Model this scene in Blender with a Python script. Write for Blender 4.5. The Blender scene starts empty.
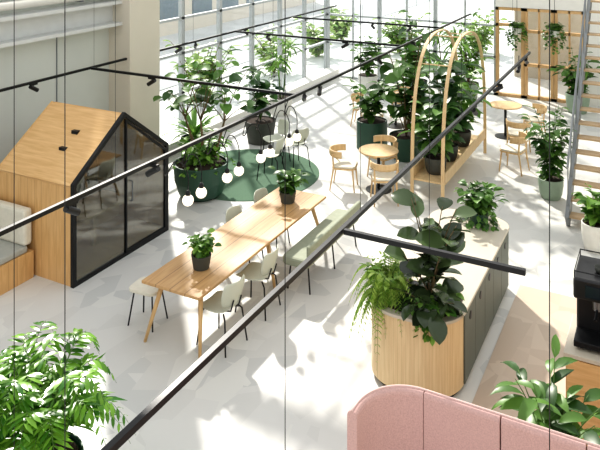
import bpy, math, random
from mathutils import Vector, Matrix
random.seed(11)
scene=bpy.context.scene
COL=scene.collection
Z=Vector((0,0,1))
def lin(c):
    r=[]
    for x in c:
        x=x/255.0
        r.append(x/12.92 if x<=0.04045 else ((x+0.055)/1.055)**2.4)
    return (r[0],r[1],r[2],1.0)
# ------------------------------------------------------------ materials
def newmat(name):
    m=bpy.data.materials.new(name); m.use_nodes=True
    nt=m.node_tree; b=nt.nodes["Principled BSDF"]
    return m,nt,b
def plain(name,c,rough=0.5,metal=0.0,var=0.06,scale=6.0,emit=0.0):
    m,nt,b=newmat(name)
    tc=nt.nodes.new("ShaderNodeTexCoord"); n=nt.nodes.new("ShaderNodeTexNoise")
    n.inputs["Scale"].default_value=scale; n.inputs["Detail"].default_value=4
    r=nt.nodes.new("ShaderNodeValToRGB"); l=lin(c)
    r.color_ramp.elements[0].position=0.3; r.color_ramp.elements[1].position=0.7
    r.color_ramp.elements[0].color=[x*(1-var) for x in l[:3]]+[1]
    r.color_ramp.elements[1].color=[min(1,x*(1+var)) for x in l[:3]]+[1]
    nt.links.new(tc.outputs["Object"],n.inputs["Vector"]); nt.links.new(n.outputs["Fac"],r.inputs["Fac"])
    nt.links.new(r.outputs["Color"],b.inputs["Base Color"])
    b.inputs["Roughness"].default_value=rough; b.inputs["Metallic"].default_value=metal
    if emit:
        b.inputs["Emission Color"].default_value=l; b.inputs["Emission Strength"].default_value=emit
    return m
def wood(name,c1,c2,stretch=(14,1.2,14),rough=0.45,plank=None):
    m,nt,b=newmat(name)
    tc=nt.nodes.new("ShaderNodeTexCoord"); mp=nt.nodes.new("ShaderNodeMapping")
    mp.inputs["Scale"].default_value=stretch
    n=nt.nodes.new("ShaderNodeTexNoise"); n.inputs["Scale"].default_value=2.0; n.inputs["Detail"].default_value=6
    n.inputs["Distortion"].default_value=0.6
    r=nt.nodes.new("ShaderNodeValToRGB")
    r.color_ramp.elements[0].position=0.3; r.color_ramp.elements[1].position=0.72
    r.color_ramp.elements[0].color=lin(c1); r.color_ramp.elements[1].color=lin(c2)
    nt.links.new(tc.outputs["Object"],mp.inputs["Vector"]); nt.links.new(mp.outputs["Vector"],n.inputs["Vector"])
    nt.links.new(n.outputs["Fac"],r.inputs["Fac"])
    out=r.outputs["Color"]
    if plank:
        ax,sc,dark=plank
        sx=nt.nodes.new("ShaderNodeSeparateXYZ"); nt.links.new(tc.outputs["Object"],sx.inputs[0])
        mu=nt.nodes.new("ShaderNodeMath"); mu.operation='MULTIPLY'; mu.inputs[1].default_value=sc
        if ax=='XY':
            ad=nt.nodes.new("ShaderNodeMath"); ad.operation='ADD'
            nt.links.new(sx.outputs[0],ad.inputs[0]); nt.links.new(sx.outputs[1],ad.inputs[1])
            nt.links.new(ad.outputs[0],mu.inputs[0])
        else:
            nt.links.new(sx.outputs[ax],mu.inputs[0])
        fr=nt.nodes.new("ShaderNodeMath"); fr.operation='FRACT'; nt.links.new(mu.outputs[0],fr.inputs[0])
        lt=nt.nodes.new("ShaderNodeMath"); lt.operation='LESS_THAN'; lt.inputs[1].default_value=0.05
        nt.links.new(fr.outputs[0],lt.inputs[0])
        mx=nt.nodes.new("ShaderNodeMixRGB"); mx.inputs[2].default_value=lin(dark)
        nt.links.new(lt.outputs[0],mx.inputs[0]); nt.links.new(out,mx.inputs[1]); out=mx.outputs[0]
    nt.links.new(out,b.inputs["Base Color"]); b.inputs["Roughness"].default_value=rough
    return m
def leafmat(name,c1,c2,rough=0.4,trans=0.35):
    m,nt,b=newmat(name)
    g=nt.nodes.new("ShaderNodeNewGeometry"); r=nt.nodes.new("ShaderNodeValToRGB")
    r.color_ramp.elements[0].color=lin(c1); r.color_ramp.elements[1].color=lin(c2)
    nt.links.new(g.outputs["Random Per Island"],r.inputs["Fac"])
    nt.links.new(r.outputs["Color"],b.inputs["Base Color"]); b.inputs["Roughness"].default_value=rough
    tr=nt.nodes.new("ShaderNodeBsdfTranslucent"); nt.links.new(r.outputs["Color"],tr.inputs["Color"])
    mx=nt.nodes.new("ShaderNodeMixShader"); mx.inputs[0].default_value=trans
    nt.links.new(b.outputs[0],mx.inputs[1]); nt.links.new(tr.outputs[0],mx.inputs[2])
    nt.links.new(mx.outputs[0],nt.nodes["Material Output"].inputs["Surface"])
    return m
def glassmat(name,tint,gloss):
    m=bpy.data.materials.new(name); m.use_nodes=True; nt=m.node_tree
    nt.nodes.remove(nt.nodes["Principled BSDF"])
    t=nt.nodes.new("ShaderNodeBsdfTransparent"); t.inputs[0].default_value=lin(tint)
    g=nt.nodes.new("ShaderNodeBsdfGlossy"); g.inputs["Roughness"].default_value=0.02
    mx=nt.nodes.new("ShaderNodeMixShader"); mx.inputs[0].default_value=gloss
    nt.links.new(t.outputs[0],mx.inputs[1]); nt.links.new(g.outputs[0],mx.inputs[2])
    nt.links.new(mx.outputs[0],nt.nodes["Material Output"].inputs["Surface"])
    return m
def floormat(name,cols,scale):
    m,nt,b=newmat(name)
    tc=nt.nodes.new("ShaderNodeTexCoord")
    def cells(rot,sc,s):
        mp=nt.nodes.new("ShaderNodeMapping"); mp.inputs["Rotation"].default_value=(0,0,rot); mp.inputs["Scale"].default_value=sc
        nt.links.new(tc.outputs["Object"],mp.inputs["Vector"])
        v=nt.nodes.new("ShaderNodeTexVoronoi"); v.inputs["Scale"].default_value=s
        nt.links.new(mp.outputs[0],v.inputs["Vector"])
        sp=nt.nodes.new("ShaderNodeSeparateColor"); nt.links.new(v.outputs["Color"],sp.inputs[0]); return sp
    a=cells(.5,(1,.55,1),scale); c=cells(-.6,(.6,1,1),scale*1.5)
    mul=nt.nodes.new("ShaderNodeMath"); mul.operation='ADD'
    h=nt.nodes.new("ShaderNodeMath"); h.operation='MULTIPLY'; h.inputs[1].default_value=.25
    nt.links.new(c.outputs[1],h.inputs[0]); nt.links.new(a.outputs[0],mul.inputs[0]); nt.links.new(h.outputs[0],mul.inputs[1])
    fr=nt.nodes.new("ShaderNodeMath"); fr.operation='FRACT'; nt.links.new(mul.outputs[0],fr.inputs[0])
    r=nt.nodes.new("ShaderNodeValToRGB"); r.color_ramp.interpolation='CONSTANT'
    e=r.color_ramp.elements
    e[0].position=0; e[0].color=lin(cols[0]); e[1].position=0.4; e[1].color=lin(cols[1])
    x=e.new(0.62); x.color=lin(cols[2]); x=e.new(0.84); x.color=lin(cols[3])
    nt.links.new(fr.outputs[0],r.inputs["Fac"])
    n2=nt.nodes.new("ShaderNodeTexNoise"); n2.inputs["Scale"].default_value=1.2; n2.inputs["Detail"].default_value=8
    nt.links.new(tc.outputs["Object"],n2.inputs["Vector"])
    mx=nt.nodes.new("ShaderNodeMixRGB"); mx.blend_type='MULTIPLY'; mx.inputs[0].default_value=0.10
    nt.links.new(r.outputs[0],mx.inputs[1]); nt.links.new(n2.outputs["Fac"],mx.inputs[2])
    nt.links.new(mx.outputs[0],b.inputs["Base Color"]); b.inputs["Roughness"].default_value=0.38
    return m
M={}
M['floor']=floormat("floor_stone",[(213,212,208),(208,207,203),(217,216,211),(200,200,197)],2.3)
M['tan']=floormat("floor_tan",[(200,182,164),(196,178,160),(204,187,169),(192,174,156)],2.2)
M['wall']=plain("wall_grey",(200,204,198),0.7,var=0.03,scale=1)
M['steel']=plain("painted_steel",(202,204,202),0.5,var=0.03)
M['dsteel']=plain("grey_stair_steel",(120,124,126),0.5,var=0.03)
M['column']=plain("column_beige",(208,202,187),0.7,var=0.03,scale=1)
M['farwall']=plain("far_room_wall",(176,166,150),0.8,var=0.05,scale=1)
M['white']=plain("white_paint",(228,226,220),0.5,var=0.02)
M['frame']=plain("window_frame_grey",(176,181,182),0.45,var=0.03)
M['glass']=glassmat("clear_glass",(253,254,254),0.03)
M['dglass']=glassmat("pod_glass",(218,224,222),0.16)
M['black']=plain("black_metal",(22,23,25),0.4,0.3)
M['blackp']=plain("black_plastic",(20,20,22),0.35)
M['darkint']=plain("felt_grey",(104,106,102),0.9)
M['ply']=wood("honey_ply",(204,162,108),(224,186,134),(1.2,14,14))
M['plyv']=wood("honey_ply_boards",(200,156,100),(218,178,124),(10,10,1.2),plank=('XY',7.0,(184,140,88)))
M['tablew']=wood("oak_table",(178,138,92),(202,164,116),(14,1.0,14),plank=(0,4.7,(140,106,68)))
M['leg']=wood("oak_leg",(196,158,108),(216,182,132),(12,12,1.5))
M['slat']=wood("ash_slats",(208,180,138),(222,198,156),(14,14,1),plank=('XY',22.0,(176,148,106)))
M['ash']=wood("ash_wood",(202,168,122),(220,190,144),(8,8,1.5))
M['tread']=wood("stair_oak",(176,150,118),(194,170,136),(2,12,12))
M['pale']=wood("bent_pale_ply",(202,172,128),(220,194,152),(8,8,1.5))
M['partw']=wood("partition_oak",(192,154,106),(212,176,128),(8,8,1.5))
M['top']=plain("beige_laminate",(192,183,167),0.45,var=0.04,scale=3)
M['green']=plain("sage_panel",(92,98,90),0.55,var=0.05)
M['potg']=plain("dark_green_planter",(42,76,60),0.5)
M['pots']=plain("charcoal_pot",(70,72,66),0.6)
M['potw']=plain("white_pot",(214,214,208),0.5)
M['pott']=plain("sage_pot",(138,156,136),0.5)
M['soil']=plain("soil",(52,38,28),0.95,var=0.3,scale=60)
M['stem']=plain("plant_stem",(104,88,60),0.8,var=0.15,scale=20)
M['stemg']=plain("green_stem",(84,114,54),0.7,var=0.15,scale=20)
M['cream']=plain("cream_upholstery",(214,208,192),0.85,var=0.04,scale=20)
M['shell']=plain("pale_shell",(192,194,178),0.5,var=0.03)
M['bench']=plain("olive_bench_pad",(148,153,134),0.8,var=0.06,scale=14)
M['greyc']=plain("grey_cushion",(168,168,160),0.9,var=0.05,scale=20)
M['rug']=plain("green_carpet",(84,112,90),0.95,var=0.12,scale=60)
M['pink']=plain("pink_wool",(194,160,155),0.95,var=0.12,scale=90)
M['pinkr']=plain("pink_piping",(218,188,182),0.85,var=0.04,scale=50)
M['bulb']=plain("frosted_globe",(255,246,226),0.25,var=0.0,emit=0.9)
M['chrome']=plain("brushed_steel",(120,122,124),0.35,0.9)
M['screen']=plain("dark_screen",(30,36,44),0.15)
M['pave']=plain("pavement",(214,217,216),0.85,var=0.10,scale=0.5)
M['road']=plain("asphalt",(160,165,168),0.85,var=0.08,scale=1)
M['bldg']=plain("facade",(222,215,202),0.8,var=0.04,scale=0.4)
M['bwin']=plain("facade_window",(128,142,150),0.2)
M['lf']=leafmat("leaf_ficus",(40,76,32),(110,152,70))
M['lr']=leafmat("leaf_rubber",(40,52,34),(92,112,72),0.18,0.15)
M['lm']=leafmat("leaf_mid",(60,106,38),(138,180,80))
M['ll']=leafmat("leaf_lime",(110,154,54),(182,206,102))
M['ls']=leafmat("leaf_bright",(50,108,30),(136,184,68),0.25,0.35)
M['ld']=leafmat("leaf_dark",(30,62,34),(84,124,64),0.3,0.25)
M['lo']=leafmat("leaf_outdoor",(100,144,66),(180,204,120))

# ------------------------------------------------------------ mesh builder
class MB:
    def __init__(s): s.v=[]; s.f=[]
    def add(s,vs,fs):
        o=len(s.v); s.v+= [tuple(v) for v in vs]; s.f+=[tuple(i+o for i in f) for f in fs]; return s
    def box(s,x0,x1,y0,y1,z0,z1):
        return s.add([(x0,y0,z0),(x1,y0,z0),(x1,y1,z0),(x0,y1,z0),(x0,y0,z1),(x1,y0,z1),(x1,y1,z1),(x0,y1,z1)],
          [(0,3,2,1),(4,5,6,7),(0,1,5,4),(1,2,6,5),(2,3,7,6),(3,0,4,7)])
    def beam(s,p,q,w,h,up=Z):
        p=Vector(p);q=Vector(q);d=(q-p).normalized(); sd=d.cross(up)
        if sd.length<1e-3: sd=Vector((1,0,0))
        sd.normalize(); u=sd.cross(d).normalized()
        vs=[]
        for c in (p,q):
            for a,b in ((-1,-1),(1,-1),(1,1),(-1,1)): vs.append(c+sd*a*w/2+u*b*h/2)
        return s.add(vs,[(3,2,1,0),(4,5,6,7),(0,1,5,4),(1,2,6,5),(2,3,7,6),(3,0,4,7)])
    def band(s,pts,w,th):
        vs=[];m=len(pts); pts=[Vector(p) for p in pts]
        for i,p in enumerate(pts):
            t=(pts[min(i+1,m-1)]-pts[max(i-1,0)]).normalized(); n=Vector((0,-t.z,t.y))
            for a,b in ((-1,-1),(1,-1),(1,1),(-1,1)): vs.append(p+Vector((a*w/2,0,0))+n*b*th/2)
        fs=[(i*4+k,i*4+(k+1)%4,(i+1)*4+(k+1)%4,(i+1)*4+k) for i in range(m-1) for k in range(4)]
        fs+=[(3,2,1,0),tuple((m-1)*4+k for k in range(4))]
        return s.add(vs,fs)
    def tube(s,pts,r,n=8,cap=True):
        pts=[Vector(p) for p in pts]; m=len(pts)
        rs=r if isinstance(r,(list,tuple)) else [r]*m
        t0=(pts[1]-pts[0]).normalized(); ref=Vector((1,0,0)) if abs(t0.x)<0.9 else Vector((0,1,0))
        sd=t0.cross(ref).normalized(); vs=[]
        for i,p in enumerate(pts):
            t=(pts[min(i+1,m-1)]-pts[max(i-1,0)]).normalized()
            sd=(sd-t*sd.dot(t)).normalized(); u=t.cross(sd)
            for k in range(n):
                a=2*math.pi*(k+0.5)/n; vs.append(p+(sd*math.cos(a)+u*math.sin(a))*rs[i])
        fs=[]
        for i in range(m-1):
            for k in range(n):
                a=i*n+k;b=i*n+(k+1)%n; fs.append((a,b,b+n,a+n))
        if cap: fs.append(tuple(range(n-1,-1,-1))); fs.append(tuple((m-1)*n+k for k in range(n)))
        return s.add(vs,fs)
    def lathe(s,prof,n=32,c=(0,0,0),sx=1,sy=1):
        vs=[];fs=[];m=len(prof)
        for r,z in prof:
            for k in range(n):
                a=2*math.pi*k/n; vs.append((c[0]+r*sx*math.cos(a),c[1]+r*sy*math.sin(a),c[2]+z))
        for i in range(m-1):
            for k in range(n):
                a=i*n+k;b=i*n+(k+1)%n; fs.append((a,b,b+n,a+n))
        if prof[0][0]>1e-4: fs.append(tuple(range(n-1,-1,-1)))
        if prof[-1][0]>1e-4: fs.append(tuple((m-1)*n+k for k in range(n)))
        return s.add(vs,fs)
    def sphere(s,c,r,n=20,m=12,sz=1):
        return s.lathe([(max(1e-5,r*math.sin(math.pi*i/m)),-r*sz*math.cos(math.pi*i/m)) for i in range(m+1)],n,c)
    def prism(s,pts,z0,z1):
        n=len(pts); vs=[(x,y,z0) for x,y in pts]+[(x,y,z1) for x,y in pts]
        fs=[tuple(range(n-1,-1,-1)),tuple(range(n,2*n))]+[(i,(i+1)%n,(i+1)%n+n,i+n) for i in range(n)]
        return s.add(vs,fs)
    def leaf(s,base,d,L,W,droop=0.6,n=4,fold=0.25,roll=0.0,blunt=0.85):
        d=Vector(d).normalized(); p=Vector(base); vs=[]
        for i in range(n+1):
            t=i/n; sd=d.cross(Z)
            if sd.length<0.05: sd=Vector((1,0,0))
            sd.normalize(); nr=sd.cross(d)
            if roll:
                c,q=math.cos(roll),math.sin(roll); sd,nr=sd*c+nr*q,nr*c-sd*q
            w=W*0.5*max(0.06 if t<1 else 0.0,math.sin(math.pi*min(1,t)**blunt)**0.75 if 0<t<1 else 0)
            vs+= [p-sd*w+nr*w*fold,p.copy(),p+sd*w+nr*w*fold]
            d=(d+Vector((0,0,-droop/n))).normalized(); p=p+d*L/n
        fs=[]
        for i in range(n):
            a=i*3; fs+=[(a,a+1,a+4,a+3),(a+1,a+2,a+5,a+4)]
        return s.add(vs,fs)
def rrect(x0,x1,y0,y1,r,n=8,r2=None):
    r2=r if r2 is None else r2; pts=[]
    for cx,cy,a0,q in ((x1-r,y0+r,-90,r),(x1-r2,y1-r2,0,r2),(x0+r2,y1-r2,90,r2),(x0+r,y0+r,180,r)):
        for i in range(n+1):
            a=math.radians(a0+90*i/n); pts.append((cx+q*math.cos(a),cy+q*math.sin(a)))
    return pts
def link(name,mb,mat,parent=None,smooth=False,bevel=0,solid=0,sub=0,loc=None,rot=None,label=None):
    me=bpy.data.meshes.new(name); me.from_pydata(mb.v,[],mb.f); me.update()
    o=bpy.data.objects.new(name,me); COL.objects.link(o); me.materials.append(M[mat])
    if smooth:
        for p in me.polygons: p.use_smooth=True
    if parent: o.parent=parent
    if loc: o.location=loc
    if rot: o.rotation_euler=rot
    if solid:
        k=o.modifiers.new("s","SOLIDIFY"); k.thickness=solid; k.offset=0
    if sub:
        k=o.modifiers.new("u","SUBSURF"); k.levels=sub; k.render_levels=sub
    if bevel:
        k=o.modifiers.new("b","BEVEL"); k.width=bevel; k.segments=2; k.limit_method='ANGLE'
    if label: o["label"]=label
    return o
def thing(name,label,cat,loc=(0,0,0),rz=0,group=None):
    e=bpy.data.objects.new(name,None); e.empty_display_size=0.1; COL.objects.link(e)
    e.location=loc; e.rotation_euler=(0,0,math.radians(rz)); e["label"]=label; e["category"]=cat
    if group: e["group"]=group
    return e
def dup(root,loc,rz=None,label=None,group=None):
    n=root.copy(); COL.objects.link(n); n.location=loc
    if rz is not None: n.rotation_euler=(0,0,math.radians(rz))
    if label: n["label"]=label
    if group: n["group"]=group
    def rec(a,b):
        for c in list(a.children):
            k=c.copy(); COL.objects.link(k); k.parent=b; k.matrix_parent_inverse=c.matrix_parent_inverse.copy(); rec(c,k)
    rec(root,n); return n
def struct(name,mb,mat,**k):
    o=link(name,mb,mat,**k); o["kind"]="structure"; return o

# ------------------------------------------------------------ room
struct("floor",MB().box(-9.9,4,-1.5,24.2,-0.1,0),'floor')
struct("trim_1",MB().box(-1.80,4,-1.5,9.9,0.0,0.006),'tan')
struct("wall_left",MB().box(-9.95,-9.8,-1.5,10.5,0,4.55),'wall')  # top raised out of view to shade the left floor
for i in range(7):
    y=-0.2+i*1.55
    struct("trim_%d"%(2+i),MB().box(-9.8,-9.785,y,y+0.02,0,2.98),'dsteel')
struct("trim_10",MB().box(-9.8,-9.45,-1.5,10.5,3.40,3.46).box(-9.8,-9.45,-1.5,10.5,2.98,3.04).box(-9.8,-9.7,-1.5,10.5,3.04,3.40),'steel')
for i,z in enumerate((3.62,3.88)):
    p=thing("wall_pipe","pale painted pipe running along the wall above the beam","pipe",(-9.6,4.5,z),0,"pipes on the wall")
    link("pipe_run",MB().tube([(0,-6,0),(0,5.9,0)],.075,16),'white',parent=p,smooth=True)
    for y in (-4,-1,2,5): link("bracket",MB().box(-.2,.02,y,y+.05,-.1,-.07),'dsteel',parent=p)
struct("trim_11",MB().box(-9.95,-9.25,10.45,11.35,0,6.5),'column',bevel=0.02)
struct("trim_12",MB().box(-9.75,-9.35,11.35,20.4,0.0,0.28),'white',bevel=0.01)
def window(name,axis,a0,a1,c,z0,z1,trans,mat='frame',w=0.055,dep=0.10,mid=None):
    mb=MB()
    def seg(u0,u1,v0,v1):
        if axis=='Y': mb.box(c-dep/2,c+dep/2,u0,u1,v0,v1)
        else: mb.box(u0,u1,c-dep/2,c+dep/2,v0,v1)
    seg(a0,a0+w,z0,z1); seg(a1-w,a1,z0,z1); seg(a0,a1,z0,z0+w); seg(a0,a1,z1-w,z1)
    for t in trans: seg(a0,a1,t-w/2,t+w/2)
    if mid:
        for q in mid: seg(q-0.02,q+0.02,z0,z1)
    o=struct(name,mb,mat)
    g=MB()
    if axis=='Y': g.box(c-0.006,c+0.006,a0+w,a1-w,z0+w,z1-w)
    else: g.box(a0+w,a1-w,c-0.006,c+0.006,z0+w,z1-w)
    link("pane",g,'glass',parent=o)
    return o
k=1
for i in range(6):
    y=11.35+i*1.525
    window("window_%d"%k,'Y',y,y+1.525,-9.87,0,6.3,[1.1,2.0,2.8]); k+=1
for i in range(3):
    x=-9.8+i*1.8
    window("window_%d"%k,'X',x,x+1.8,20.5,0,6.3,[1.1,2.0,2.8],mid=[x+.9]); k+=1
for i in range(5):
    y=-1.5+i*2.4
    window("window_%d"%k,'Y',y,y+2.39,-9.87,4.57,6.3,[]); k+=1
for i in range(3):
    x=-4.4+i*0.8
    o=window("door_1" if i==0 else "window_%d"%k,'X',x,x+0.79,20.5,0,2.55,[2.05] if i==0 else [0.95,1.9],mat='partw',w=0.08,dep=0.14,mid=None if i==0 else [x+.395]); k+=1
    if i==0: link("door_handle",MB().tube([(x+.66,20.42,.9),(x+.66,20.38,.9),(x+.66,20.38,1.2),(x+.66,20.42,1.2)],.012,6),'black',parent=o)
struct("wall_back",MB().box(-4.4,-2.0,20.42,20.6,2.56,6.4).box(-1.98,4,20.42,20.6,0,6.4),'white')
struct("wall_far",MB().box(-4.4,4,23.2,23.35,0,3.0),'farwall')
struct("wall_right",MB().box(3.9,4.05,-1.5,24,0,6.4),'wall')
for i in range(4):
    y=1.0+i*5.6
    struct("trim_%d"%(20+i),MB().box(-9.9,4,y,y+0.25,6.4,6.9),'white')  # unseen roof beams, added overhead to cast shadow stripes

# exterior
struct("ground_outside",MB().box(-90,-9.96,-30,120,-0.2,-0.12).box(-9.96,60,24.3,120,-0.2,-0.12),'pave')
def facade(x,y0,y1,h,label):
    t=thing("building",label,"building",(x,(y0+y1)/2,-0.12))
    L=(y1-y0)/2
    link("facade",MB().box(-4,0,-L,L,0,h),'bldg',parent=t)
    n=int(2*L/2.4)
    for i in range(n):
        link("window",MB().box(0.0,0.03,-L+0.5+i*2.4,-L+2.1+i*2.4,0.7,2.8),'bwin',parent=t)
facade(-20,12,40,4.0,"pale plastered building across the street")
facade(-24,42,75,4.5,"pale building further along the street")
rd=thing("road","grey asphalt street outside the windows","road",(-15.2,30,-0.11))
link("asphalt",MB().box(-1.6,1.6,-45,60,0,0.01),'road',parent=rd)

# ------------------------------------------------------------ meeting pod
pod=thing("meeting_pod","honey plywood house-shaped pod with black framed glass front","pod",(-7.23,6.98,0))
D=-1.43; W=2.02; E=1.40; A=2.14
def pent(i):
    return [(i,i),(W-i,i),(W-i,E-i*0.45),(W/2,A-i*1.25),(i,E-i*0.45)]
def ext(mb,loop,x0,x1,inner=None):
    n=len(loop)
    if inner is None:
        vs=[(x0,y,z) for y,z in loop]+[(x1,y,z) for y,z in loop]
        return mb.add(vs,[tuple(range(n-1,-1,-1)),tuple(range(n,2*n))]+[(i,(i+1)%n,(i+1)%n+n,i+n) for i in range(n)])
    vs=[(x,y,z) for x in (x0,x1) for lp in (loop,inner) for y,z in lp]
    f=[]
    for i in range(n):
        j=(i+1)%n
        f+=[(i,j,n+j,n+i)[::-1],(2*n+i,2*n+j,3*n+j,3*n+i),(i,j,2*n+j,2*n+i),(n+i,n+j,3*n+j,3*n+i)[::-1]]
    return mb.add(vs,f)
def quad(mb,a,b,th):
    (y0,z0),(y1,z1)=a,b
    d=Vector((0,y1-y0,z1-z0)).normalized(); nrm=Vector((0,-d.z,d.y))*th
    vs=[(D,y0,z0),(0,y0,z0),(0,y1,z1),(D,y1,z1)]
    vs=[Vector(v) for v in vs]; vs+= [v+nrm for v in vs]
    return mb.add(vs,[(0,3,2,1),(4,5,6,7),(0,1,5,4),(1,2,6,5),(2,3,7,6),(3,0,4,7)])
link("side_wall",MB().box(D,0,0,0.05,0,E),'plyv',parent=pod)
link("side_wall",MB().box(D,0,W-0.05,W,0,E),'plyv',parent=pod)
link("back_wall",ext(MB(),pent(0.0),D-0.05,D),'plyv',parent=pod)
link("roof_panel",quad(MB(),(W/2,A-0.05),(0,E-0.05),-0.05),'ply',parent=pod)
link("roof_panel",quad(MB(),(W/2,A-0.05),(W,E-0.05),0.05),'ply',parent=pod)
link("floor_panel",MB().box(D,0,0.05,W-0.05,0.0,0.08),'ply',parent=pod)
link("wall_lining",MB().box(D,D+0.02,0.06,W-0.06,0.5,1.0),'darkint',parent=pod)
link("front_frame",ext(MB(),pent(-0.015),0.0,0.06,pent(0.045)),'black',parent=pod,bevel=0.004)
link("front_glass",ext(MB(),pent(0.03),0.03,0.042),'dglass',parent=pod)
dr=link("door_frame",ext(MB(),[(1.03,.05),(W-.05,.05),(W-.05,E-.05),(1.03,A-.09)],0.02,0.062,[(1.055,.08),(W-.075,.08),(W-.075,E-.08),(1.055,A-.14)]),'black',parent=pod)
link("door_handle",MB().tube([(0.055,1.12,0.8),(0.1,1.12,0.8),(0.1,1.12,1.1),(0.055,1.12,1.1)],0.012,8),'chrome',parent=dr)
link("bench_seat",MB().box(D+0.02,D+0.5,0.06,W-0.06,0.08,0.45),'ply',parent=pod)
link("bench_cushion",MB().box(D+0.02,D+0.5,0.08,W-0.08,0.45,0.52),'darkint',parent=pod,bevel=0.02)
link("inner_table",MB().box(-0.8,-0.2,0.45,1.45,0.66,0.70).box(-0.53,-0.47,0.9,0.96,0.08,0.66),'leg',parent=pod)
for yy,zz in ((0.42,1.66),(0.66,1.84)):
    link("roof_vent",MB().box(-0.62,-0.50,yy-0.06,yy+0.02,zz-0.0,zz+0.06),'black',parent=pod)
seat=thing("built_in_bench","plywood bench with pale back cushion beside the pod","bench",(-9.6,6.35,0))
link("base",MB().box(0,1.7,0,0.58,0,0.38),'plyv',parent=seat)
link("cushion",MB().box(0,1.68,0.0,0.5,0.38,0.47),'greyc',parent=seat,bevel=0.025)
link("back_cushion",MB().box(0,1.68,0.44,0.58,0.47,0.98),'cream',parent=seat,bevel=0.04)

# ------------------------------------------------------------ long table
tb=thing("dining_table","long oak plank table with splayed tapered legs","table",(-5.11,8.10,0))
link("tabletop",MB().box(-0.42,0.42,-1.66,1.66,0.71,0.745),'tablew',parent=tb,bevel=0.006)
link("apron",MB().box(-0.3,0.3,-1.5,1.5,0.65,0.71),'leg',parent=tb)
for sx in (-1,1):
    for yy,dy in ((-1.42,-0.2),(0.1,0.0),(1.42,0.2)):
        link("leg",MB().tube([(sx*0.27,yy,0.70),(sx*0.40,yy+dy,0.0)],[0.032,0.018],10),'leg',parent=tb,smooth=True)

def shell_chair(loc,rz,label):
    t=thing("dining_chair",label,"chair",loc,rz,"shell chairs at the long table")
    prof=[(.23,.435,.17),(.17,.455,.21),(.05,.45,.225),(-.08,.447,.22),(-.18,.465,.19)]
    b=[(-.2,.50,.13),(-.225,.58,.20),(-.245,.68,.215),(-.26,.76,.205),(-.27,.81,.16)]
    def grid(pr,back):
        mb=MB();vs=[];n=8
        for y,z,w in pr:
            for i in range(n+1):
                u=-1+2*i/n
                if back: vs.append((u*w,y+0.07*u*u,z))
                else: vs.append((u*w,y,z+0.025*u*u))
        fs=[(r*(n+1)+i,r*(n+1)+i+1,(r+1)*(n+1)+i+1,(r+1)*(n+1)+i) for r in range(len(pr)-1) for i in range(n)]
        return mb.add(vs,fs)
    link("seat",grid(prof,False),'shell',parent=t,smooth=True,solid=0.02,sub=1)
    link("backrest",grid(b,True),'shell',parent=t,smooth=True,solid=0.018,sub=1)
    for q in (-.07,.07):
        link("back_support",MB().tube([(q,-.1,.435),(q,-.2,.46),(q,-.245,.6)],0.009,6),'black',parent=t)
    for sx in (-1,1):
        for y0,y1 in ((.14,.21),(-.14,-.23)):
            link("leg",MB().tube([(sx*.13,y0,.437),(sx*.17,(y0+y1)/2+0.01*sx,.39),(sx*.2,y1,0)],0.010,8),'black',parent=t,smooth=True)
    return t
c1=shell_chair((-4.70,6.90,0),84,"pale shell chair with thin black legs at the table")
dup(c1,(-4.70,7.72,0),92)
dup(c1,(-5.42,8.55,0),-90,"pale shell chair tucked in on the window side of the table")
dup(c1,(-5.42,9.32,0),-90,"pale shell chair tucked in on the window side of the table")
for x,y,r in ((-6.85,11.75,100),(-7.25,12.65,150),(-6.75,12.6,60)):
    dup(c1,(x,y,.012),r,"slim pale shell chair standing on the green carpet","shell chairs on the carpet")
st=thing("stool","backless pale stool with thin black legs by the table end","stool",(-5.75,6.82,0),5)
link("seat",MB().prism(rrect(-.2,.2,-.17,.17,.08),.42,.465),'cream',parent=st,bevel=0.012)
for sx in (-1,1):
    for sy in (-1,1):
        link("leg",MB().tube([(sx*.13,sy*.1,.42),(sx*.18,sy*.16,0)],0.010,8),'black',parent=st)
bn=thing("bench","thick olive-grey upholstered bench with thin black legs","bench",(-4.42,9.12,0))
link("seat",MB().prism(rrect(-.21,.19,-.9,.9,.07),.37,.49),'bench',parent=bn,bevel=0.035)
link("backrest",MB().box(.16,.22,-.88,.88,.52,.68),'bench',parent=bn,bevel=0.02)
link("rail",MB().box(-.15,.15,-.8,.8,.35,.37),'black',parent=bn)
for yy in (-.7,.7):
    link("back_support",MB().tube([(.15,yy,.38),(.19,yy,.6)],.01,6),'black',parent=bn)
for sx in (-1,1):
    for yy in (-.76,0,.76):
        link("leg",MB().tube([(sx*.13,yy,.36),(sx*.17,yy*1.03,0)],.011,8),'black',parent=bn)

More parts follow.
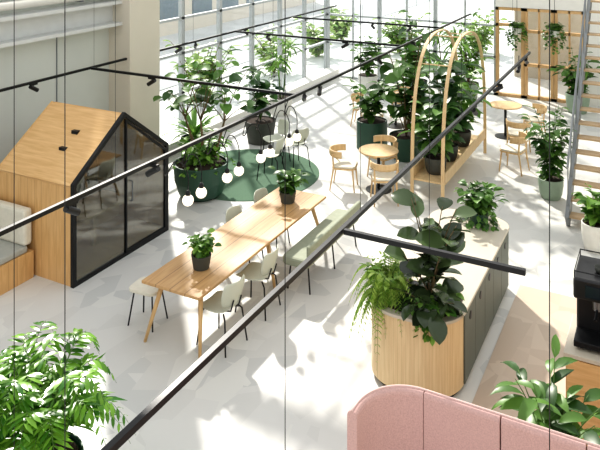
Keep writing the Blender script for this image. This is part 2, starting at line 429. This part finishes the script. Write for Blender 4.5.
# ------------------------------------------------------------ plants
R=random.Random(5)
def rv(a,b): return R.uniform(a,b)
def branchy(S,L,base,n,h,spread,ll,lw,per,droop=.7,start=.3,lift=.3,sr=.008,az0=0,nseg=4,hmin=.5,dens=1.5,smin=.3,blunt=.85):
    base=Vector(base); per=max(2,int(per*dens))
    for i in range(n):
        az=az0+2*math.pi*i/n*1.618+rv(-.4,.4); hh=h*rv(hmin,1); sp=spread*rv(smin,1)
        end=base+Vector((math.cos(az)*sp,math.sin(az)*sp,hh)); ctrl=base+Vector((math.cos(az)*sp*.35,math.sin(az)*sp*.35,hh*.6))
        P=lambda t:(base*(1-t)**2+ctrl*2*t*(1-t)+end*t*t)
        S.tube([P(j/6) for j in range(7)],[sr*(1-.6*j/6) for j in range(7)],6)
        for j in range(per):
            t=start+(1-start)*(j+rv(0,.6))/per; p=P(min(1,t))
            a=az+j*2.4+rv(-.5,.5) if j<per-1 else az
            d=Vector((math.cos(a),math.sin(a),rv(lift-.3,lift+.45)))
            s=rv(.7,1.15); L.leaf(p,d,ll*s,lw*s,droop*rv(.6,1.4),nseg,roll=rv(-.5,.5),blunt=blunt)
def fern(S,L,base,n,length,rise,pl,pw,k=14,hang=.5):
    base=Vector(base)
    for i in range(n):
        az=2.399*i+rv(-.2,.2); ln=length*rv(.5,1.1); rs=rise*rv(.5,1.3); dr=Vector((math.cos(az),math.sin(az),0))
        def P(t): return base+dr*ln*t+Vector((0,0,rs*math.sin(t*2.0)*1.1-hang*ln*t**2.4))
        pts=[P(j/8) for j in range(9)]; S.tube(pts,[.004*(1-.7*j/8) for j in range(9)],4)
        sd=dr.cross(Z)
        for j in range(k):
            t=.12+.88*j/k; p=P(t); tg=(P(min(1,t+.03))-P(t-.03)).normalized(); sc=math.sin(math.pi*(.15+.8*t))
            for q in (-1,1):
                L.leaf(p,sd*q+tg*.6,pl*sc*rv(.85,1.1),pw*sc,.5,3,fold=.1)
def straps(L,base,n,length,w,droop,up0=.5,up1=2.2,nseg=7,roll=.3):
    for i in range(n):
        az=2.399*i+rv(-.3,.3); d=Vector((math.cos(az),math.sin(az),rv(up0,up1)))
        L.leaf(Vector(base)+d*.02,d,length*rv(.65,1.1),w*rv(.8,1.15),droop*rv(.6,1.3),nseg,roll=rv(-roll,roll),fold=.3,blunt=1.0)
def trail(S,L,base,n,r,down,ll,per=10):
    base=Vector(base)
    for i in range(n):
        az=2.399*i+rv(-.2,.2); rr=r*rv(.8,1.3); dn=down*rv(.3,1)
        P=lambda t: base+Vector((math.cos(az)*rr*min(1,t*1.8+.1),math.sin(az)*rr*min(1,t*1.8+.1),.12*math.sin(min(1,t*2)*math.pi)-dn*max(0,t-.35)/.65))
        S.tube([P(j/8) for j in range(9)],.003,4)
        for j in range(per):
            t=(j+.5)/per; a=az+rv(-1.3,1.3); L.leaf(P(t),(math.cos(a),math.sin(a),rv(-.3,.5)),ll*rv(.7,1.1),ll*.7,.9,3,roll=rv(-.5,.5))
def palm(S,L,base,n,h,spread):
    base=Vector(base)
    for i in range(n):
        az=2.399*i; hh=h*rv(.45,1); e=base+Vector((math.cos(az)*spread*.5,math.sin(az)*spread*.5,hh))
        S.tube([base+Vector((math.cos(az)*.06,math.sin(az)*.06,0)),base.lerp(e,.5)+Vector((0,0,.05)),e],[.018,.015,.012],8)
        straps(L,e,22,.62,.06,1.6,.0,1.8,6)
def pot(t,kind,r,h,mat):
    th=.02
    if kind=='round': pr=[(r*.72,0),(r*.9,h*.25),(r,h*.7),(r,h),(r-th,h),(r-th,h-.05),(.001,h-.05)]
    elif kind=='taper': pr=[(r*.78,0),(r,h),(r-th,h),(r-th*1.2,h-.04),(.001,h-.04)]
    elif kind=='bowl': pr=[(r*.6,0),(r*.8,h*.12),(r*.95,h*.5),(r,h),(r-th*2,h),(r-th*2,h-.08),(.001,h-.08)]
    else: pr=[(r,0),(r,h),(r-th,h),(r-th,h-.04),(.001,h-.04)]
    link("pot",MB().lathe(pr,48),mat,parent=t,smooth=False,bevel=0.006)
    link("soil",MB().lathe([(r*.9,h-.045),(r*.85,h-.02),(.001,h-.015)],24),'soil',parent=t)
def finish(t,S,L,leaf,stem='stemg'):
    if S.v: link("stem",S,stem,parent=t,smooth=True)
    link("foliage",L,leaf,parent=t,smooth=True)
def plant(name,label,loc,kind,r,h,pm,leaf,fn,stem='stemg'):
    t=thing(name,label,"plant",loc); pot(t,kind,r,h,pm); S=MB();L=MB(); fn(S,L,h-.02); finish(t,S,L,leaf,stem); return t

t=thing("potted_tree","open branching leafy tree in a large dark green round planter","plant",(-7.55,10.42,0))
pot(t,'bowl',.5,.62,'potg')
S=MB();L=MB()
for tx,ty,hh in ((0,0,2.45),(.14,.1,2.0),(-.17,.05,2.2)):
    S.tube([(tx,ty,.55),(tx*1.8+.04,ty*1.6,1.0),(tx*2.6,ty*2.2,1.35)],[.028,.024,.018],8)
    branchy(S,L,(tx*2.6,ty*2.2,1.35),6,hh-.9,.75,.32,.21,4,.8,.4,.2,.011,dens=1.2,hmin=.2,smin=.5)
finish(t,S,L,'lf','stem')
L2=MB();S2=MB(); branchy(S2,L2,(0,0,.55),24,.50,.56,.17,.10,8,.8,.2,.2,.005); trail(S2,L2,(0,0,.6),16,.46,.12,.10,8)
link("low_stem",S2,'stemg',parent=t); link("low_foliage",L2,'lm',parent=t,smooth=True)

plant("potted_plant","slender dark-leaved plant in a charcoal planter near the windows",(-8.2,13.6,0),'taper',.36,.5,'pots','ld',
  lambda S,L,h:branchy(S,L,(0,0,h),10,1.6,.5,.32,.16,8,.8,.2,.3,dens=1.2))
plant("potted_plant","strap-leaved plant in a dark green pot by the carpet edge",(-8.85,12.0,0),'taper',.3,.45,'potg','lm',
  lambda S,L,h:straps(L,(0,0,h),40,.8,.08,1.2,.4,2.4))
plant("potted_plant","tall palm in a white pot by the glass wall",(-8.9,15.8,0),'taper',.3,.45,'potw','lm',
  lambda S,L,h:palm(S,L,(0,0,h),3,1.3,.5))
plant("potted_plant","leafy plant in a white pot by the far windows",(-7.9,19.3,0),'taper',.3,.45,'potw','lf',
  lambda S,L,h:branchy(S,L,(0,0,h),14,1.3,.6,.34,.17,8,.8,.15,.3,dens=1.2))
plant("potted_tree","large-leaved tree in a dark green pot against the far glazing",(-6.4,19.3,0),'taper',.32,.45,'potg','lf',
  lambda S,L,h:branchy(S,L,(0,0,h),11,2.3,.7,.42,.26,8,.8,.25,.2,.013,dens=1.2,hmin=.3),'stem')
plant("potted_tree","fine-leaved bright tree in a sage pot against the far glazing",(-5.0,19.7,0),'taper',.3,.45,'pott','lm',
  lambda S,L,h:branchy(S,L,(0,0,h),18,2.2,.75,.24,.09,13,1.0,.2,.3,.010,hmin=.3),'stem')
plant("potted_tree","tall palm-like plant with strap leaves in a charcoal pot",(-4.9,17.0,0),'taper',.3,.45,'pots','lm',
  lambda S,L,h:palm(S,L,(0,0,h),5,1.7,.6),'stem')
plant("potted_plant","bushy plant in a dark green cylinder planter behind the round table",(-5.8,14.4,0),'cyl',.34,.62,'potg','lf',
  lambda S,L,h:branchy(S,L,(0,0,h),14,1.1,.55,.30,.17,8,.8,.15,.3,dens=1.2,hmin=.3))
plant("potted_tree","big-leaved fig tree beside the wooden arches",(-4.9,14.1,0),'taper',.36,.5,'potg','lf',
  lambda S,L,h:branchy(S,L,(0,0,h),13,2.15,.65,.44,.29,7,.8,.25,.3,.014,dens=1.2,hmin=.35),'stem')
plant("potted_plant","slim upright plant in a sage pot on the stone floor",(-1.88,13.3,0),'round',.22,.36,'pott','lf',
  lambda S,L,h:branchy(S,L,(0,0,h),18,1.35,.45,.24,.10,11,.8,.05,.3,dens=1.2))
plant("potted_plant","leafy plant in a sage pot against the back wall",(-2.1,19.6,0),'round',.3,.5,'pott','lf',
  lambda S,L,h:branchy(S,L,(0,0,h),16,1.2,.55,.3,.15,9,.8,.05,.3,dens=1.2))
plant("potted_plant","small bushy plant in a charcoal pot on the table",(-5.08,7.02,.745),'taper',.125,.17,'pots','lm',
  lambda S,L,h:branchy(S,L,(0,0,h),26,.26,.20,.10,.065,6,.8,.1,.3,.003))
plant("potted_plant","small leafy plant in a charcoal pot on the far table end",(-5.11,9.28,.745),'taper',.13,.17,'pots','lf',
  lambda S,L,h:branchy(S,L,(0,0,h),16,.36,.26,.15,.09,6,.8,.1,.3,.004))
for x in (-3.75,-2.75):
    t=plant("hanging_plant","trailing plant in a white pot hung before the oak glazing",(x,20.15,1.85),'round',.13,.18,'potw','lf',
      lambda S,L,h:(branchy(S,L,(0,0,h),12,.22,.25,.14,.09,6,.8,.1,.3,.003),trail(S,L,(0,0,h),18,.2,.6,.12)))
    link("hanging_wire",MB().tube([(0,0,.14),(0,0,4.6)],.006,6),'black',parent=t)
t=thing("potted_fern","large bright green fern with long arching pointed fronds","plant",(-4.38,3.95,0))
pot(t,'taper',.3,.75,'potg'); L=MB();S=MB()
fern(S,L,(-.02,0,.76),34,.74,.66,.17,.048,13,.55); fern(S,L,(-.42,.12,.78),26,.6,.6,.16,.046,13,.55)
straps(L,(-.15,.05,.76),34,.72,.10,1.1,.7,2.4); straps(L,(-.45,.15,.78),20,.6,.09,1.1,.7,2.4)
finish(t,S,L,'ls')
plant("potted_plant","broad dark-leaved plant behind the pink sofa",(-.84,6.0,0),'taper',.2,.5,'pots','lf',
  lambda S,L,h:branchy(S,L,(0,0,h),13,.85,.46,.30,.11,6,.9,.25,.45,.008,nseg=5,dens=1.2))

# ------------------------------------------------------------ kitchen island (one continuous rounded body)
isl=thing("kitchen_island","long rounded island with slatted ash end and beige top","counter",(-2.42,8.52,0))
x0,x1,y0,y1=-.56,.52,-1.56,1.42
HT=.86
link("body",MB().prism(rrect(x0+.03,x1-.03,y0+.03,y1-.03,.40,18,.28),.06,HT-.035),'slat',parent=isl)
link("plinth",MB().prism(rrect(x0+.07,x1-.07,y0+.08,y1-.07,.36,14,.24),0,.06),'black',parent=isl)
link("countertop",MB().prism(rrect(x0,x1,y0,y1,.43,20,.30),HT-.035,HT),'top',parent=isl,bevel=0.008)
link("planter_soil",MB().prism(rrect(x0+.09,x1-.09,y0+.09,-.80,.34,14,.12),HT,HT+.012),'soil',parent=isl)
for i in range(5):
    ya=-1.13+i*.46
    d=link("door",MB().box(x1-.034,x1-.012,ya+.004,ya+.456,.07,HT-.04),'green',parent=isl,bevel=0.003)
    link("handle",MB().tube([(x1-.013,ya+.23,.70),(x1-.005,ya+.23,.70)],.042,20),'black',parent=d)
plant("rubber_plant","large upright rubber plant with broad oval glossy leaves",(-2.27,7.32,HT+.012),'round',.12,.08,'pots','lr',
  lambda S,L,h:(branchy(S,L,(0,0,h),8,1.05,.44,.30,.21,6,.45,.15,.55,.011,nseg=6,hmin=.4,dens=1.3,smin=.45,blunt=1.0),branchy(S,L,(0,-.15,h),10,.12,.40,.27,.19,3,.9,.4,.1,.008,nseg=6,blunt=1.0)),'stem')
plant("potted_fern","lime green feathery fern spilling over the island corner",(-2.74,7.26,HT+.012),'round',.1,.08,'pots','ll',
  lambda S,L,h:(fern(S,L,(0,0,h),40,.42,.30,.09,.024,18,1.1),fern(S,L,(-.04,-.1,h),30,.36,.12,.09,.022,16,1.9),branchy(S,L,(0,0,h),16,.32,.3,.12,.04,8,.9,.1,.3,.003)))
plant("low_groundcover","low leafy green plants filling the island planter edge",(-2.30,7.12,HT+.012),'round',.05,.04,'pots','lm',
  lambda S,L,h:(branchy(S,L,(.05,0,h),16,.10,.24,.12,.08,5,1.0,.1,.1,.003),branchy(S,L,(.05,.35,h),16,.10,.24,.12,.08,5,1.0,.1,.1,.003),trail(S,L,(.05,-.02,h),12,.12,.3,.09)))
plant("trailing_plant","trailing green plant in a pot on the island's far end",(-2.3,9.62,HT),'round',.13,.16,'potg','lf',
  lambda S,L,h:(branchy(S,L,(0,0,h),20,.38,.30,.14,.10,7,.8,.1,.3,.004),trail(S,L,(0,0,h),20,.2,.35,.10)))

# ------------------------------------------------------------ coffee counter
cc=thing("sideboard","honey wood counter with beige top under the coffee machine","counter",(-.88,7.03,0))
link("body",MB().box(.02,2.2,.02,.72,.06,.87),'plyv',parent=cc)
link("plinth",MB().box(.06,2.2,.06,.7,0,.06),'black',parent=cc)
link("worktop",MB().box(0,2.22,0,.74,.87,.91),'top',parent=cc,bevel=0.005)
for i in range(3):
    link("door",MB().box(.03+i*.6,.62+i*.6,0.003,.02,.08,.86),'ply',parent=cc,bevel=0.003)
cm=thing("coffee_machine","large black espresso machine with drip tray and cup rail","coffee machine",(-.80,7.2,.91))
link("body",MB().box(0,.8,.18,.52,.06,.56),'blackp',parent=cm,bevel=0.02)
link("drip_tray",MB().box(0.0,.8,-.08,.2,.03,.09),'black',parent=cm,bevel=0.008)
link("head",MB().box(-.01,.81,-.02,.52,.46,.66),'blackp',parent=cm,bevel=0.02)
link("cup_rail",MB().tube([(0,0,.72),(.8,0,.72),(.8,.5,.72),(0,.5,.72),(0,0,.72)],.006,6),'black',parent=cm)
for a,b in ((0,0),(.8,0),(.8,.5),(0,.5)): link("rail_post",MB().tube([(a,b,.65),(a,b,.72)],.006,6),'black',parent=cm)
link("control_screen",MB().box(.1,.3,-.03,-.018,.50,.61),'screen',parent=cm)
for i in range(2):
    g=link("group_head",MB().lathe([(.04,.36),(.045,.46)],20,(.2+i*.35,.06,0)),'chrome',parent=cm)
    link("portafilter_handle",MB().tube([(.2+i*.35,.04,.37),(.2+i*.35,-.14,.35)],[.012,.018],10),'black',parent=g)
for sx in (.06,.69):
    for sy in (0,.46): link("foot",MB().lathe([(.025,0),(.02,.06)],12,(sx,sy,0)),'black',parent=cm)
cup0=thing("cup","charcoal ceramic coffee cup on top of the machine","cup",(-.6,7.4,1.57),0,"cups on the coffee machine")
link("cup_body",MB().lathe([(.02,0),(.035,.02),(.04,.06),(.036,.06),(.03,.02),(.001,.012)],20),'pots',parent=cup0,smooth=True)
link("cup_handle",MB().tube([(.038,0,.045),(.058,0,.04),(.055,0,.02),(.034,0,.018)],.004,6),'pots',parent=cup0)
for i in range(1,4): dup(cup0,(-.6+i*.12,7.4+.1*(i%2),1.57))

# ------------------------------------------------------------ pink sofa
sf=thing("booth_sofa","curved dusty pink upholstered booth sofa with high back","sofa",(-1.04,5.45,0))
H=1.22; th=.085
def sweep(path,zt,name,mat,th,z0=0.0,r=.04):
    prof=[(-th/2,z0),(-th/2,zt-r)]+[(-th/2+r*(1-math.cos(a)),zt-r+r*math.sin(a)) for a in (math.pi/6,math.pi/3,math.pi/2)]
    prof+=[(th/2-r*(1-math.cos(a)),zt-r+r*math.sin(a)) for a in (math.pi/2,math.pi/3,math.pi/6)]+[(th/2,zt-r),(th/2,z0)]
    n=len(prof);vs=[];m=len(path)
    for i,p in enumerate(path):
        a=Vector(path[max(0,i-1)]);b=Vector(path[min(m-1,i+1)]);t=(b-a).normalized();nn=Vector((-t.y,t.x))
        for o,z in prof: vs.append((p[0]+nn.x*o,p[1]+nn.y*o,z))
    fs=[(i*n+k,(i+1)*n+k,(i+1)*n+(k+1)%n,i*n+(k+1)%n) for i in range(m-1) for k in range(n)]
    fs+=[tuple(range(n)),tuple((m-1)*n+k for k in range(n-1,-1,-1))]
    return link(name,MB().add(vs,fs),mat,parent=sf,smooth=False,bevel=0.006)
g=.005
AR=.42
arc=[(-.70-AR*math.sin(math.radians(a)),-AR+AR*math.cos(math.radians(a))) for a in range(90,-1,-6)]
sweep([(-1.12,-.50)]+arc,H,"backrest_panel",'pink',th)
for i in range(4):
    sweep([(-.70+g+i*.61,0),(-.70-g+(i+1)*.61,0)],H,"backrest_panel",'pink',th)
link("piping",MB().tube([(-1.12,-.50,H+.002)]+[(x,y,H+.002) for x,y in arc]+[(1.74,0,H+.002)],.008,8),'pinkr',parent=sf,smooth=True)
link("seat",MB().prism([(-1.03,-.62),(-1.03,-.42)]+[(x*.955,y-.06) for x,y in arc[2:]]+[(1.74,-.06),(1.74,-.62)],.12,.45),'pink',parent=sf,bevel=0.03)
for fx,fy in ((-.95,-.5),(-.6,-.4),(.5,-.15),(1.6,-.15),(1.6,-.55)):
    link("foot",MB().lathe([(.02,0),(.025,.12)],12,(fx,fy,0)),'black',parent=sf)

# ------------------------------------------------------------ cafe tables and chairs
def round_table(loc,r,label):
    t=thing("round_table",label,"table",loc,0,"round cafe tables")
    link("tabletop",MB().lathe([(r-.01,.715),(r,.73),(r-.005,.745)],40),'ash',parent=t)
    link("column",MB().lathe([(.03,.02),(.03,.715)],16),'black',parent=t)
    link("base",MB().lathe([(.24,0),(.24,.012),(.03,.03)],32),'black',parent=t)
    return t
rt=round_table((-4.78,12.2,0),.37,"round ash cafe table with black pedestal")
dup(rt,(-5.9,16.2,0)); dup(rt,(-3.35,16.6,0))
def cafe_chair(loc,rz):
    t=thing("cafe_chair","light wood cafe chair with curved backrest and cream seat","chair",loc,rz,"wooden cafe chairs")
    link("seat",MB().prism(rrect(-.22,.22,-.21,.22,.1),.43,.465),'cream',parent=t,bevel=0.01)
    link("seat_frame",MB().prism(rrect(-.225,.225,-.215,.225,.1),.40,.43),'ash',parent=t)
    for sx in (-1,1):
        link("leg",MB().tube([(sx*.18,.17,.43),(sx*.21,.21,0)],[.018,.012],8),'ash',parent=t,smooth=True)
        link("leg",MB().tube([(sx*.21,-.20,.68),(sx*.19,-.18,.43),(sx*.21,-.25,0)],[.014,.019,.012],8),'ash',parent=t,smooth=True)
    vs=[];n=12
    for z,dd in ((.62,0),(.66,.015),(.71,.018),(.74,.01)):
        for i in range(n+1):
            a=math.radians(180+180*i/n); vs.append((.25*math.cos(a),-.02+(.25+dd)*math.sin(a),z))
    fs=[(r*(n+1)+i,r*(n+1)+i+1,(r+1)*(n+1)+i+1,(r+1)*(n+1)+i) for r in range(3) for i in range(n)]
    link("backrest",MB().add(vs,fs),'ash',parent=t,smooth=True,solid=.02)
    return t
ch=cafe_chair((-5.38,12.0,0),-75)
dup(ch,(-4.5,11.75,0),30); dup(ch,(-4.95,12.85,0),160)
dup(ch,(-6.65,15.9,0),-80); dup(ch,(-6.0,16.95,0),170); dup(ch,(-6.2,15.4,0),-10)
dup(ch,(-2.85,15.5,0),0); dup(ch,(-2.75,16.8,0),110); dup(ch,(-2.75,14.4,0),80)
rg=thing("rug","round green carpet under the planters","rug",(-7.4,11.8,0))
link("carpet",MB().lathe([(1.42,0.001),(1.42,.012),(.001,.012)],64),'rug',parent=rg)

# ------------------------------------------------------------ wooden arches
ar=thing("arched_plant_stand","tall stand of slim bent plywood arches holding plants","plant stand",(-3.78,13.6,0))
def archpts(sx,a0,h,yc=0,z0=0):
    pts=[]
    for i in range(61):
        a=math.pi*i/60; c=math.cos(a); pts.append((sx,yc-a0*math.copysign(abs(c)**.8,c),z0+h*max(0,math.sin(a))**.6))
    return pts
for sx in (-.28,.28):
    link("arch",MB().band(archpts(sx,1.6,2.82),.06,.026),'pale',parent=ar)
link("shelf",MB().box(-.31,.31,-1.55,1.5,.36,.39).box(-.31,-.285,-1.55,1.5,.39,.56).box(.285,.31,-1.55,1.5,.39,.56),'pale',parent=ar)
for y,z in ((-1.0,2.35),(-.3,2.78),(.6,2.7)):
    link("crossbar",MB().tube([(-.28,y,z),(.28,y,z)],.012,6),'pale',parent=ar)
for y,hh,lf,ll,lw in ((12.5,1.1,'lf',.32,.22),(13.3,1.75,'ld',.40,.27),(14.3,1.6,'lm',.32,.16)):
    plant("potted_plant","big-leaved plant in a round pot on the arched stand",(-3.78,y,.39),'round',.2,.3,'pots',lf,
      lambda S,L,h:branchy(S,L,(0,0,h),12,hh,.45,ll,lw,8,.8,.15,.3,.01,dens=1.2,hmin=.3))

# ------------------------------------------------------------ staircase
sr=thing("staircase","grey steel staircase with wooden treads and slim railings","staircase",(-1.45,12.1,0))
for x in (0,1.0):
    link("stringer",MB().beam((x,0,0.1),(x,3.75,3.40),.06,.30),'dsteel',parent=sr)
    link("handrail",MB().tube([(x,0,1.0),(x,3.75,4.30)],.02,8),'dsteel',parent=sr)
for i in range(17):
    link("tread",MB().box(.03,.97,i*.218,i*.218+.22,.17+i*.198,.20+i*.198),'tread',parent=sr)
for i in range(10):
    for x in (0,1.0):
        link("baluster",MB().tube([(x,.05+i*.4,.1+i*.352),(x,.05+i*.4,1.0+i*.352)],.009,6),'dsteel',parent=sr)
plant("potted_plant","green plant in a white pot at the foot of the staircase",(-.98,11.5,0),'round',.2,.42,'potw','lm',
  lambda S,L,h:branchy(S,L,(0,0,h),14,.55,.30,.2,.1,7,.8,.05,.3))

# ------------------------------------------------------------ ceiling tracks
TZ=2.33
def track(p,q,label):
    p=Vector(p);q=Vector(q);t=thing("light_track",label,"light track",tuple((p+q)/2)); a=p-(p+q)/2;b=-a
    link("rail",MB().beam(a,b,.038,.042),'black',parent=t)
    n=max(1,int((q-p).length/3.0)); d=(b-a)
    for i in range(n):
        c=a+d*((i+.5)/n); link("suspension_wire",MB().tube([c+Vector((0,0,.02)),c+Vector((0,0,4.1))],.0025,5),'black',parent=t)
    return t
track((-2.50,.6,TZ),(-2.50,14.8,TZ),"long black suspended light track above the island side")
track((-5.07,.6,TZ),(-5.07,20.2,TZ),"long black suspended light track above the table")
track((-9.35,2.0,TZ),(-9.35,20.2,TZ),"long black suspended light track near the windows")
track((-2.47,5.5,TZ),(-.96,5.5,TZ),"short black cross track ending over the island")
track((-9.30,9.47,TZ),(-5.10,9.47,TZ),"black cross track joining two long tracks")
track((-9.30,14.3,TZ),(-5.10,14.3,TZ),"black cross track joining two long tracks")
track((-9.30,17.2,TZ),(-5.10,17.2,TZ),"black cross track joining two long tracks")
sp=thing("spotlight","black cylindrical spotlight clipped to the track","spotlight",(-5.07,4.9,TZ),0,"track spotlights")
link("adapter",MB().box(-.02,.02,-.07,.07,-.05,-.02),'black',parent=sp)
link("stem",MB().tube([(0,0,-.05),(0,0,-.09)],.008,8),'black',parent=sp)
link("lamp_body",MB().tube([(0,-.07,-.06),(0,.08,-.15)],.035,16),'blackp',parent=sp)
for x,y,r in ((-5.07,6.1,90),(-5.07,9.75,30),(-5.07,10.3,200),(-5.07,13,0),(-5.07,15,90),(-5.07,16,30),(-2.50,14.4,0),(-2.50,13.6,180),(-2.50,11.8,90),(-2.50,10.2,0),
              (-9.35,8.2,0),(-9.35,12.1,90),(-9.35,12.7,40),(-9.35,14.8,0),(-7.9,9.47,90),(-8.4,14.3,0),(-6.4,14.3,90),(-6.9,17.2,0),(-5.9,17.2,50)):
    dup(sp,(x,y,TZ),r)
for i,y in enumerate((6.75,7.02,7.59,7.87,8.44,8.70,9.27,9.52)):
    s=1 if i%2 else -1
    t=thing("pendant_lamp","frosted glass globe pendant on a looping black cord","lamp",(-5.08,y,1.67),0,"globe pendants over the table")
    link("globe",MB().sphere((0,0,0),.068),'bulb',parent=t,smooth=True)
    link("cap",MB().lathe([(.03,.055),(.03,.1),(.012,.12),(.001,.12)],16),'black',parent=t)
    ctl=[(0,0,.11),(0,.0,.30),(-.03,.10,.46),(-.06,.26,.50),(-.07,.40,.40),(-.06,.50,.42),(-.02,.52,.55),(.01,.50,.64)]
    ctl=[Vector(c) for c in ctl]; pts=[]
    for a in range(len(ctl)-1):
        p0=ctl[max(0,a-1)];p1=ctl[a];p2=ctl[a+1];p3=ctl[min(len(ctl)-1,a+2)]
        for q in range(4):
            u=q/4; pts.append(.5*((2*p1)+(p2-p0)*u+(2*p0-5*p1+4*p2-p3)*u*u+(3*p1-p0-3*p2+p3)*u**3))
    pts.append(ctl[-1])
    link("cord",MB().tube([Vector((p.x,-p.y*(.6 if s>0 else .75),p.z)) for p in pts],.007,6),'black',parent=t)
for i,(x,y) in enumerate(((-5.15,3.0),(-4.25,3.55),(-2.0,3.6),(-.6,4.2))):
    t=thing("steel_cable","thin dark vertical cable stretched from floor upward","cable",(x,y,0),0,"vertical cables")
    link("wire",MB().tube([(0,0,0),(0,0,6.4)],.003,6),'black',parent=t)
o0=None
for i,(x,y) in enumerate(((-12.3,17.0),(-11.8,20.5),(-12.5,27.5),(-11.8,23.9),(-9.3,26.0),(-6.6,27.5))):
    if not o0:
        o0=thing("shrub","bushy light green shrub on the pavement outside","shrub",(x,y,-.12),0,"shrubs outside the windows")
        S=MB();L=MB(); branchy(S,L,(0,0,0),20,1.6,1.0,.34,.18,12,.7,.1,.3,.02); finish(o0,S,L,'lo','stem')
    else: dup(o0,(x,y,-.12),i*47)

# ------------------------------------------------------------ light, world, camera
w=bpy.data.worlds.new("sky"); scene.world=w; w.use_nodes=True
bg=w.node_tree.nodes["Background"]; bg.inputs[0].default_value=(.965,.98,1.0,1); bg.inputs[1].default_value=1.1
sun=bpy.data.lights.new("sun","SUN"); sun.energy=5.8; sun.angle=math.radians(2.0); sun.color=(1,.95,.87)
so=bpy.data.objects.new("sun",sun); COL.objects.link(so)
el=math.radians(38); hd=Vector((.68,-.73,0)).normalized()
so.rotation_euler=(hd*math.cos(el)+Vector((0,0,-math.sin(el)))).to_track_quat('-Z','Y').to_euler()
cam=bpy.data.cameras.new("camera"); co=bpy.data.objects.new("camera",cam); COL.objects.link(co)
co.location=(0,0,5); co.rotation_euler=(math.pi/2,0,math.radians(27.83))
cam.sensor_width=36; cam.lens=41.82; cam.shift_y=-.505; cam.clip_end=300
scene.camera=co
scene.view_settings.view_transform='Standard'
try: scene.view_settings.look='Medium High Contrast'
except Exception: pass
